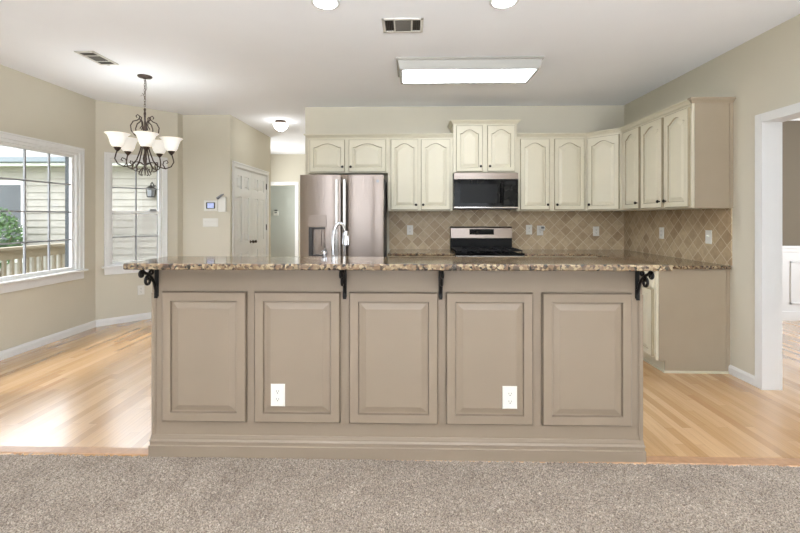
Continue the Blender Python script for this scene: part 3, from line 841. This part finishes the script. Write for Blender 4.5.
b = MB(); b.tube([(fx(FX0) + 0.1, -0.075, 0.62), (fx(FX0) + 0.12, -0.118, 0.62), (fx(FX1) - 0.12, -0.118, 0.62), (fx(FX1) - 0.1, -0.075, 0.62)], 0.015, 12); b.build('handle', M['steel_bright'], fz, smooth=True)
b = MB(); b.lathe([(0.017, 0), (0.017, 0.003), (0.013, 0.0035), (0.012, 0.002)], (fx(-0.345), -0.0735, 1.715), 20, 'y'); b.build('badge', M['drawn'], dr)
for x in (FX0 + 0.1, FX1 - 0.1):
    for y in (0.05, 0.6):
        b = MB(); b.lathe([(0.02, 0), (0.02, 0.025)], (fx(x), y, 0), 10); b.build('foot', M['black'], t)

# ------------------------------------------------------------------ microwave
t = thing('microwave', 'black glass over-the-range microwave with a steel top band', 'microwave', (0.899, 4.975, 1.42))
b = MB(); b.box(-0.376, 0.376, 0.0, 0.395, 0.0, 0.424); b.build('case', M['dark_steel'], t, bevel=0.003)
b = MB(); b.box(-0.376, 0.376, -0.016, 0.0, 0.352, 0.424); b.box(-0.36, 0.36, -0.019, -0.016, 0.385, 0.392); b.build('vent_band', M['steel'], t, bevel=0.004)
b = MB(); b.box(-0.376, 0.20, -0.018, 0.0, 0.028, 0.350); dd = b.build('door', M['black_gloss'], t, bevel=0.004)
b = MB(); b.box(-0.30, 0.13, -0.0195, -0.018, 0.07, 0.29); b.build('window', M['black'], dd)
b = MB(); b.box(0.203, 0.376, -0.018, 0.0, 0.028, 0.350); cp = b.build('control_panel', M['black_gloss'], t, bevel=0.004)
b = MB(); b.box(0.23, 0.35, -0.0192, -0.018, 0.29, 0.325); b.build('display', M['black'], cp)
b = MB(); b.box(-0.376, 0.376, -0.018, 0.0, 0.010, 0.026); b.build('bottom_band', M['steel_bright'], t, bevel=0.002)
b = MB(); b.tube([(0.178, -0.018, 0.06), (0.178, -0.045, 0.075), (0.178, -0.045, 0.30), (0.178, -0.018, 0.315)], 0.008, 10); b.build('handle', M['black'], dd, smooth=True)

# ------------------------------------------------------------------ gas range
t = thing('gas_range', 'gas range with black cooktop and steel backguard under the microwave', 'stove', (0.901, 4.72, 0))
b = MB(); b.box(-0.38, 0.38, 0.0, 0.63, 0.02, 0.90); b.build('body', M['dark_steel'], t, bevel=0.003)
b = MB(); b.box(-0.382, 0.382, -0.02, 0.585, 0.90, 0.922); b.build('cooktop', M['black_gloss'], t, bevel=0.005)
b = MB(); b.box(-0.385, 0.385, 0.575, 0.64, 0.90, 1.06); b.build('backguard_base', M['black'], t, bevel=0.004)
b = MB(); b.extr([(0.563, 1.06), (0.575, 1.185), (0.592, 1.205), (0.648, 1.205), (0.648, 1.06)], 'x', -0.385, 0.385); bgd = b.build('backguard', M['steel'], t, bevel=0.004)
b = MB(); b.extr([(0.562, 1.105), (0.569, 1.175), (0.580, 1.175), (0.573, 1.105)], 'x', -0.15, 0.155); b.build('display', M['black_gloss'], bgd)
for gx in (-0.25, 0.0, 0.25):
    b = MB()
    w = 0.118
    for x in (-w, w): b.tube([(gx + x, 0.05, 0.946), (gx + x, 0.535, 0.946)], 0.007, 6)
    for y in (0.05, 0.17, 0.29, 0.41, 0.535): b.tube([(gx - w, y, 0.946), (gx + w, y, 0.946)], 0.007, 6)
    b.tube([(gx, 0.05, 0.949), (gx, 0.535, 0.949)], 0.006, 6)
    for x in (-w, w):
        for y in (0.05, 0.535): b.tube([(gx + x, y, 0.921), (gx + x, y, 0.946)], 0.006, 6)
    b.build('grate', M['iron'], t)
for gx in (-0.25, 0.25):
    for y in (0.15, 0.42):
        b = MB(); b.lathe([(0.05, 0.922), (0.05, 0.928), (0.035, 0.930), (0.035, 0.938), (0.02, 0.940)], (gx, y, 0), 18); b.build('burner', M['iron'], t, smooth=True)
b = MB(); b.lathe([(0.05, 0.922), (0.05, 0.928), (0.035, 0.930), (0.035, 0.938), (0.02, 0.940)], (0, 0.29, 0), 18); b.build('burner', M['iron'], t, smooth=True)
b = MB(); b.box(-0.38, 0.38, -0.03, 0, 0.80, 0.895); pn = b.build('control_panel', M['steel_bright'], t, bevel=0.004)
for k in range(5):
    b = MB(); b.lathe([(0.02, 0), (0.018, 0.025), (0.012, 0.028)], (-0.28 + 0.14 * k, -0.03, 0.85), 14, 'y'); b.build('knob', M['black'], pn, smooth=True)
b = MB(); b.box(-0.375, 0.375, -0.03, 0, 0.26, 0.79); ov = b.build('oven_door', M['steel'], t, bevel=0.005)
b = MB(); b.box(-0.27, 0.27, -0.032, -0.03, 0.36, 0.65); b.build('window', M['black_gloss'], ov)
b = MB(); b.tube([(-0.3, -0.03, 0.74), (-0.3, -0.07, 0.74), (0.3, -0.07, 0.74), (0.3, -0.03, 0.74)], 0.012, 10); b.build('handle', M['steel_bright'], ov, smooth=True)
b = MB(); b.box(-0.375, 0.375, -0.025, 0, 0.06, 0.25); b.build('drawer', M['steel'], t, bevel=0.005)

# ------------------------------------------------------------------ outlets and switches
def outlet(label, loc, rz, w=0.078, h=0.122, kind='outlet', group=None):
    if kind == 'outlet': t = thing('wall_outlet', label, 'outlet', loc, rz, group or 'white wall outlets')
    else: t = thing('light_switch', label, 'switch', loc, rz, group)
    b = MB(); b.rings([[(-w / 2, 0, -h / 2), (w / 2, 0, -h / 2), (w / 2, 0, h / 2), (-w / 2, 0, h / 2)], [(-w / 2, -0.003, -h / 2), (w / 2, -0.003, -h / 2), (w / 2, -0.003, h / 2), (-w / 2, -0.003, h / 2)],
                       [(-w / 2 + 0.004, -0.006, -h / 2 + 0.004), (w / 2 - 0.004, -0.006, -h / 2 + 0.004), (w / 2 - 0.004, -0.006, h / 2 - 0.004), (-w / 2 + 0.004, -0.006, h / 2 - 0.004)]])
    b.build('cover_plate', M['plastic'], t)
    if kind == 'outlet':
        for dz in (0.021, -0.021):
            b = MB(); n = 16
            pts = [(0.0165 * math.cos(2 * math.pi * k / n), max(-0.0125, min(0.0125, 0.0165 * math.sin(2 * math.pi * k / n)))) for k in range(n)]
            b.rings([[(x, -0.005, z + dz) for x, z in pts], [(x, -0.0085, z + dz) for x, z in pts]])
            rc = b.build('receptacle', M['plastic'], t)
            b = MB(); b.box(-0.0075, -0.0053, -0.0089, -0.0083, dz - 0.0015, dz + 0.0075); b.box(0.0053, 0.0075, -0.0089, -0.0083, dz - 0.0015, dz + 0.0075)
            b.lathe([(0.003, 0.0083), (0.003, 0.0089)], (0, 0, dz - 0.007), 8, 'y'); b.build('slots', M['slot'], rc)
    else:
        n = max(1, round(w / 0.046) - 0)
        n = 4 if w > 0.15 else 1
        for k in range(n):
            x = (k - (n - 1) / 2) * 0.046
            b = MB(); b.box(x - 0.005, x + 0.005, -0.016, -0.005, -0.002, 0.016); b.build('toggle', M['plastic'], t, bevel=0.002)
    return t
outlet('white outlet on the second island panel from the left', (-0.719, IY - 0.0235, 0.353), 0)
outlet('white outlet on the fourth island panel, second from the right', (0.541, IY - 0.0235, 0.352), 0)
sy = YB - 0.0105
outlet('white backsplash outlet between the refrigerator and the range', (0.006, sy, 1.16), 0)
outlet('bare white backsplash outlet just right of the range backguard', (1.517, sy, 1.165), 0)
outlet('white backsplash outlet with a night light plugged in it', (1.655, sy, 1.155), 0)
outlet('white backsplash outlet below the diagonal corner cabinet', (2.359, sy, 1.145), 0)
outlet('white outlet on the right wall backsplash, closer to the corner', (XR - 0.0105, 4.572, 1.154), R(-90))
outlet('white switch plate at the doorway end of the right wall backsplash', (XR - 0.0105, 3.864, 1.145), R(-90), kind='switch')
ax, ay = (B[0] - A[0]) / math.dist(A, B), (B[1] - A[1]) / math.dist(A, B)
outlet('white outlet low on the beige wall under the bay window', (A[0] + ax * 0.481 + 0.0004, A[1] + ay * 0.481 - 0.0004, 0.385), ab)
outlet('wide white four-switch plate below the alarm keypad', (-2.753, 5.7495, 1.25), 0, w=0.21, h=0.12, kind='switch')
# plug-in night light
t = thing('night_light', 'small white plug-in night light on the backsplash outlet', 'night light', (1.675, sy - 0.009, 1.185))
b = MB(); b.box(-0.03, 0.03, -0.04, 0, -0.03, 0.03); b.build('body', M['plastic'], t, bevel=0.006)
b = MB(); b.box(-0.02, 0.02, -0.046, -0.04, -0.005, 0.022); b.build('lens', M['grey_plastic'], t, bevel=0.003)

# alarm keypad and receiver on wall_hall
t = thing('alarm_keypad', 'white alarm keypad with a small lit screen on the hall wall', 'keypad', (-2.738, 5.7495, 1.482))
b = MB(); b.box(-0.095, 0.095, -0.028, 0, -0.073, 0.073); b.build('case', M['plastic'], t, bevel=0.006)
b = MB(); b.box(-0.062, 0.062, -0.0295, -0.027, -0.042, 0.046); fr = b.build('bezel', M['black_gloss'], t)
b = MB(); b.box(-0.046, 0.046, -0.0302, -0.029, -0.032, 0.036); b.build('screen', M['screen'], fr)
t = thing('alarm_receiver', 'white wall box with a tilted grey antenna right of the alarm keypad', 'receiver', (-2.582, 5.7495, 1.49))
b = MB(); b.box(-0.055, 0.055, -0.03, 0, -0.095, 0.115); b.build('case', M['plastic'], t, bevel=0.006)
b = MB(); b.tube([(-0.06, -0.04, 0.09), (0.0, -0.04, 0.135), (0.03, -0.04, 0.15)], [0.02, 0.014, 0.008], 8); b.build('antenna', M['grey_plastic'], t, smooth=True)
# thermostat in the far room
t = thing('thermostat', 'small white thermostat on the grey wall seen through the hall doorway', 'thermostat', (-3.31, 10.349, 1.42))
b = MB(); b.box(-0.06, 0.06, -0.028, 0, -0.06, 0.045); b.build('case', M['plastic'], t, bevel=0.006)
b = MB(); b.box(-0.03, 0.03, -0.031, -0.027, 0.0, 0.03); b.build('display', M['grey_plastic'], t)
b = MB(); b.box(-0.035, 0.035, -0.02, 0, 0.06, 0.085); b.build('sensor', M['dark_steel'], t)

# ------------------------------------------------------------------ ceiling fittings
# fluorescent box
t = thing('fluorescent_ceiling_light', 'long white boxed fluorescent ceiling light over the kitchen', 'ceiling light', (0.535, 3.96, CEIL - 0.0005))
b = MB()
def rect(hx, hy, z): return [(-hx, -hy, z), (hx, -hy, z), (hx, hy, z), (-hx, hy, z)]
b.rings([rect(0.65, 0.24, 0), rect(0.652, 0.242, -0.012), rect(0.636, 0.228, -0.02), rect(0.622, 0.208, -0.094), rect(0.616, 0.200, -0.098), rect(0.598, 0.176, -0.092)], cap1=False)
b.build('housing', M['fixture'], t)
b = MB(); b.box(-0.597, 0.597, -0.175, 0.175, -0.094, -0.085); b.build('diffuser', M['lamp'], t)

def can(label, x, y):
    t = thing('recessed_light', label, 'ceiling light', (x, y, CEIL - 0.0005), group='recessed ceiling lights')
    b = MB(); b.lathe([(0.095, 0), (0.095, -0.006), (0.078, -0.010), (0.070, -0.002), (0.070, 0)], n=28); b.build('trim_ring', M['white'], t, smooth=True)
    b = MB(); b.lathe([(0.071, -0.001), (0.071, -0.007), (0.03, -0.009)], n=28); b.build('lens', M['lamp_can'], t)
can('lit round recessed ceiling light left of the ceiling vent', -0.552, 2.75)
can('lit round recessed ceiling light right of the ceiling vent', 0.618, 2.76)

def vent(label, cx_, cy_, L, Wv, rz):
    t = thing('ceiling_vent', label, 'vent', (cx_, cy_, CEIL - 0.0005), rz, 'metal ceiling vents')
    b = MB()
    fw = 0.022
    b.box(-L / 2, L / 2, -Wv / 2, -Wv / 2 + fw, -0.010, 0); b.box(-L / 2, L / 2, Wv / 2 - fw, Wv / 2, -0.010, 0)
    b.box(-L / 2, -L / 2 + fw, -Wv / 2, Wv / 2, -0.010, 0); b.box(L / 2 - fw, L / 2, -Wv / 2, Wv / 2, -0.010, 0)
    b.box(-L * 0.22, -L * 0.18, -Wv / 2, Wv / 2, -0.010, 0); b.box(L * 0.20, L * 0.24, -Wv / 2, Wv / 2, -0.010, 0)
    b.build('frame', M['vent'], t, bevel=0.003)
    b = MB(); b.box(-L / 2 + 0.01, L / 2 - 0.01, -Wv / 2 + 0.01, Wv / 2 - 0.01, -0.001, 0); b.build('cavity', M['vent_dark'], t)
    b = MB()
    y = -Wv / 2 + fw + 0.006
    while y < Wv / 2 - fw - 0.004:
        b.rings([[(-L * 0.2, y, -0.001), (-L * 0.2, y + 0.008, -0.009), (-L * 0.2, y + 0.009, -0.009), (-L * 0.2, y + 0.001, -0.001)], [(L * 0.22, y, -0.001), (L * 0.22, y + 0.008, -0.009), (L * 0.22, y + 0.009, -0.009), (L * 0.22, y + 0.001, -0.001)]]); y += 0.0145
    for xa, xb in ((-L / 2 + fw, -L * 0.22), (L * 0.24, L / 2 - fw)):
        x = xa + 0.004
        while x < xb - 0.004:
            b.box(x, x + 0.002, -Wv / 2 + fw, Wv / 2 - fw, -0.009, -0.001); x += 0.0125
    b.build('louvers', M['louver'], t)
    b = MB(); b.box(L / 2 - fw + 0.004, L / 2 - fw + 0.012, -0.012, 0.012, -0.018, -0.009); b.build('lever', M['vent'], t)
vent('metal ceiling vent between the two recessed lights', -0.05, 3.09, 0.30, 0.22, 0)
vent('narrow metal ceiling vent near the chandelier, over the dining nook', -2.77, 3.665, 0.31, 0.17, R(90))

t = thing('flush_ceiling_light', 'lit white glass bowl ceiling light in the hallway', 'ceiling light', (-1.895, 6.14, CEIL - 0.0005))
b = MB(); b.lathe([(0.075, 0), (0.08, -0.02), (0.07, -0.03), (0.062, -0.045)], n=24); b.build('canopy', M['bronze'], t, smooth=True)
b = MB(); b.lathe([(0.105, -0.045), (0.107, -0.055), (0.100, -0.085), (0.08, -0.115), (0.045, -0.142), (0.012, -0.152)], n=28); b.build('bowl', M['lamp_hall'], t, smooth=True)
b = MB(); b.lathe([(0.01, -0.15), (0.012, -0.158), (0.004, -0.166)], n=12); b.build('finial', M['bronze'], t, smooth=True)

# smoke detector-like crown tip is part of the cabinet; chandelier follows
t = thing('chandelier', 'dark bronze five-light chandelier with white bell shades over the nook', 'chandelier', (-2.655, 4.155, CEIL - 0.0005))
H0 = CEIL
def zc(z): return z - H0
b = MB(); b.lathe([(0.066, 0), (0.066, -0.008), (0.058, -0.016), (0.02, -0.024), (0.008, -0.032)], n=24); b.build('canopy', M['bronze'], t, smooth=True)
b = MB()
z = zc(2.705); k = 0
while z > zc(2.42):
    n = 10
    pts = []
    for i in range(n + 1):
        a = 2 * math.pi * i / n
        px, pz = 0.008 * math.cos(a), 0.017 * math.sin(a)
        pts.append((px, 0, z + pz) if k % 2 == 0 else (0, px, z + pz))
    b.tube(pts, 0.0025, 6); z -= 0.026; k += 1
b.build('chain', M['bronze'], t)
b = MB(); b.tube([(0.008, 0.004, zc(2.70)), (0.02, 0.0, zc(2.62)), (-0.012, 0.01, zc(2.56)), (-0.05, 0.0, zc(2.535)), (-0.02, 0.0, zc(2.57)), (0.008, 0, zc(2.50))], 0.0022, 6); b.build('cord', M['bronze'], t)
b = MB()
b.lathe([(0.005, zc(2.42)), (0.012, zc(2.405)), (0.007, zc(2.39)), (0.012, zc(2.36)), (0.007, zc(2.33)), (0.007, zc(2.24)), (0.016, zc(2.225)), (0.019, zc(2.20)), (0.012, zc(2.175)), (0.007, zc(2.15)),
         (0.007, zc(1.97)), (0.014, zc(1.945)), (0.02, zc(1.91)), (0.014, zc(1.875)), (0.008, zc(1.855)), (0.013, zc(1.83)), (0.010, zc(1.805)), (0.002, zc(1.775))], n=16)
b.build('column', M['bronze'], t, smooth=True)
CH_R, CH_A = 0.24, -55
for k in range(5):
    a = R(CH_A + 72 * k)
    ca, sa = math.cos(a), math.sin(a)
    def P(r, z): return (r * ca, r * sa, zc(z - 0.03))
    q = MB()
    q.tube([P(0.012, 2.165), P(0.04, 2.155), P(0.09, 2.165), P(0.122, 2.205), P(0.128, 2.255), P(0.105, 2.30), P(0.07, 2.315), P(0.05, 2.335), P(0.048, 2.36), P(0.066, 2.372), P(0.08, 2.355), P(0.07, 2.34)], 0.0055, 8)
    q.tube([P(0.05, 2.335), P(0.03, 2.31), P(0.026, 2.27), P(0.045, 2.235)], 0.005, 8)
    q.build('scroll', M['bronze'], t, smooth=True)
    q = MB()
    q.tube([P(0.008, 2.14), P(0.025, 2.09), P(0.045, 2.01), P(0.075, 1.92), P(0.125, 1.862), P(0.185, 1.845), P(0.238, 1.868), P(0.262, 1.915), P(0.252, 1.962), P(0.242, 1.995)], 0.006, 8)
    q.tube([P(0.015, 1.88), P(0.05, 1.905), P(0.085, 1.90), P(0.115, 1.865), P(0.11, 1.825), P(0.08, 1.81), P(0.06, 1.83), P(0.075, 1.845)], 0.005, 8)
    q.tube([P(0.185, 1.847), P(0.162, 1.885), P(0.17, 1.92), P(0.20, 1.93), P(0.21, 1.908), P(0.195, 1.90)], 0.005, 8)
    q.tube([P(0.02, 1.85), P(0.04, 1.82), P(0.055, 1.785), P(0.04, 1.772), P(0.032, 1.785)], 0.0045, 8)
    arm = q.build('arm', M['bronze'], t, smooth=True)
    c = (CH_R * ca, CH_R * sa, -0.03)
    q = MB(); q.lathe([(0.006, zc(1.985)), (0.026, zc(2.01)), (0.034, zc(2.028)), (0.02, zc(2.03))], c, 16); q.build('cup', M['bronze'], arm, smooth=True)
    q = MB(); q.lathe([(0.028, zc(2.024)), (0.047, zc(2.034)), (0.060, zc(2.06)), (0.070, zc(2.10)), (0.084, zc(2.137)), (0.108, zc(2.158)), (0.104, zc(2.159)), (0.080, zc(2.138)), (0.066, zc(2.10)), (0.055, zc(2.06)), (0.042, zc(2.04)), (0.024, zc(2.03))], c, 24)
    q.build('shade', M['shade'], arm, smooth=True)

# ------------------------------------------------------------------ outside the nook
b = MB(); b.box(-30, -3.95, -8, 40, -0.7, -0.6); struct(b.build('ground', M['grass']))
b = MB(); b.box(-7.6, -3.97, 1.0, 7.4, -0.16, -0.06); struct(b.build('deck_floor', M['rail']))
# unseen eave added to cut the sun down to a band on the nook floor
b = MB(); b.box(-4.15, -3.95, -3.8, 5.4, 2.50, 2.66); struct(b.build('sun_shade_eave', M['ext_trim']))
# wing of the house with lap siding
wg = thing('house_wing', 'cream house wing with lap siding and grey shingle roof seen through the windows', 'house', (0, 9.3, -0.6))
b = MB(); zb = 0.0
b.box(-14, -3.95, 0.02, 0.2, 0, 3.1)
while zb < 3.08:
    b.rings([[(-14, -0.034, zb), (-14, 0.03, zb), (-14, 0.03, zb + 0.165), (-14, -0.002, zb + 0.16)], [(-3.95, -0.034, zb), (-3.95, 0.03, zb), (-3.95, 0.03, zb + 0.165), (-3.95, -0.002, zb + 0.165)]]); zb += 0.155
b.build('wall', M['siding'], wg)
b = MB(); b.box(-14, -3.96, -0.46, 0.0, 3.06, 3.10); b.build('soffit', M['ext_trim'], wg)
b = MB(); b.box(-14, -3.96, -0.49, -0.46, 3.03, 3.19); b.build('fascia', M['ext_trim'], wg)
b = MB(); b.extr([(-0.58, 3.20), (-0.585, 3.10), (-0.56, 3.08), (-0.49, 3.08), (-0.49, 3.20)], 'x', -14, -3.96); b.build('gutter', M['gutter'], wg)
b = MB(); b.extr([(-0.52, 3.19), (2.6, 4.62), (2.6, 4.5), (-0.52, 3.12)], 'x', -14, -3.9); b.build('roof', M['shingle'], wg)
f = MB(); f.box(-10.0, -8.64, -0.05, -0.012, 0.9, 2.75); f = f.build('window', M['ext_trim'], wg)
b = MB(); b.box(-9.9, -8.74, -0.056, -0.05, 1.0, 2.65); b.build('pane', M['ext_glass'], f)
t = thing('wall_lantern', 'small black lantern hung on the siding outside the bay window', 'lantern', (-5.72, 9.285, 1.90))
b = MB(); b.lathe([(0.03, 0), (0.03, 0.015)], (0, 0, 0.13), 12, 'y'); b.tube([(0, -0.01, 0.13), (0, -0.08, 0.2), (0, -0.12, 0.16), (0, -0.12, 0.12)], 0.01, 8); b.build('bracket', M['iron'], t, smooth=True)
b = MB(); b.lathe([(0.02, 0.125), (0.11, 0.05), (0.11, 0.04), (0.03, 0.04)], (0, -0.12, 0), 8); b.lathe([(0.075, -0.14), (0.08, -0.12), (0.03, -0.12)], (0, -0.12, 0), 8)
for k in range(4):
    a = R(45 + 90 * k); b.tube([(0.075 * math.cos(a), -0.12 + 0.075 * math.sin(a), -0.13), (0.095 * math.cos(a), -0.12 + 0.095 * math.sin(a), 0.045)], 0.008, 6)
b.build('cage', M['iron'], t)
b = MB(); b.lathe([(0.062, -0.12), (0.08, 0.04)], (0, -0.12, 0), 8); b.build('pane', M['grey_plastic'], t)
# deck railing, parallel to the nook's left wall
t = thing('deck_railing', 'weathered wooden deck railing with balusters outside the left window', 'railing', (-5.5, 0, -0.06))
b = MB(); b.box(-0.07, 0.07, 1.4, 6.62, 0.93, 0.97); b.build('handrail', M['rail'], t, bevel=0.004)
b = MB(); b.box(-0.02, 0.02, 1.4, 6.62, 0.80, 0.93); b.build('top_rail', M['rail'], t)
b = MB(); b.box(-0.02, 0.02, 1.4, 6.62, 0.08, 0.17); b.build('bottom_rail', M['rail'], t)
bal = MB(); bal.box(-0.018, 0.018, -0.018, 0.018, 0.17, 0.80); bal = bal.build('baluster', M['rail'], t)
bal.location = (0, 1.55, 0)
y = 1.55 + 0.115
while y < 6.5:
    c = bal.copy(); COL.objects.link(c); c.parent = t; c.location = (0, y, 0); y += 0.115
for y in (1.4, 4.0, 6.62):
    b = MB(); b.box(-0.045, 0.045, -0.045, 0.045, 0, 0.93); b.build('post', M['rail'], t, loc=(0, y, 0))
# flowering shrub past the railing
t = thing('flowering_shrub', 'bushy green shrub with pale blossoms beyond the deck railing', 'shrub', (-8.62, 8.5, -0.6))
b = MB()
for k in range(5):
    a = k * 1.3; b.tube([(0.03 * math.cos(a), 0.03 * math.sin(a), 0), (0.15 * math.cos(a), 0.15 * math.sin(a), 0.7), (0.38 * math.cos(a), 0.3 * math.sin(a), 1.5)], [0.03, 0.02, 0.01], 6)
b.build('stem', M['bark'], t)
lf = bmesh.new(); bl = bmesh.new()
for k in range(1900):
    while True:
        p = Vector((random.uniform(-1, 1), random.uniform(-1, 1), random.uniform(-1, 1)))
        if 0.45 < p.length < 1: break
    p = Vector((p.x * 0.5, p.y * 0.45, p.z * 0.66 + 1.50))
    n = Vector((random.uniform(-1, 1), random.uniform(-1, 1), random.uniform(-0.2, 1))).normalized()
    tt = n.orthogonal().normalized(); bb = n.cross(tt)
    tgt, sz = (bl, 0.022) if (k % 16 == 0 and p.z > 1.4) else (lf, random.uniform(0.03, 0.055))
    vs = [tgt.verts.new(p + tt * sz), tgt.verts.new(p + bb * sz * 0.5), tgt.verts.new(p - tt * sz), tgt.verts.new(p - bb * sz * 0.5)]
    tgt.faces.new(vs)
for bm_, nm, mm in ((lf, 'foliage', M['leaf']), (bl, 'blossoms', M['blossom'])):
    me = bpy.data.meshes.new(nm); bm_.to_mesh(me); bm_.free(); me.materials.append(mm)
    o = bpy.data.objects.new(nm, me); COL.objects.link(o); o.parent = t

# lamps' own light
for k in range(5):
    a = R(CH_A + 72 * k)
    point('chandelier_bulb', (-2.655 + CH_R * math.cos(a), 4.155 + CH_R * math.sin(a), 2.10), 0.025, 0.7, (0.9, 0.95, 1))
point('hall_bulb', (-1.895, 6.14, 2.48), 0.06, 2, (0.96, 0.98, 1))
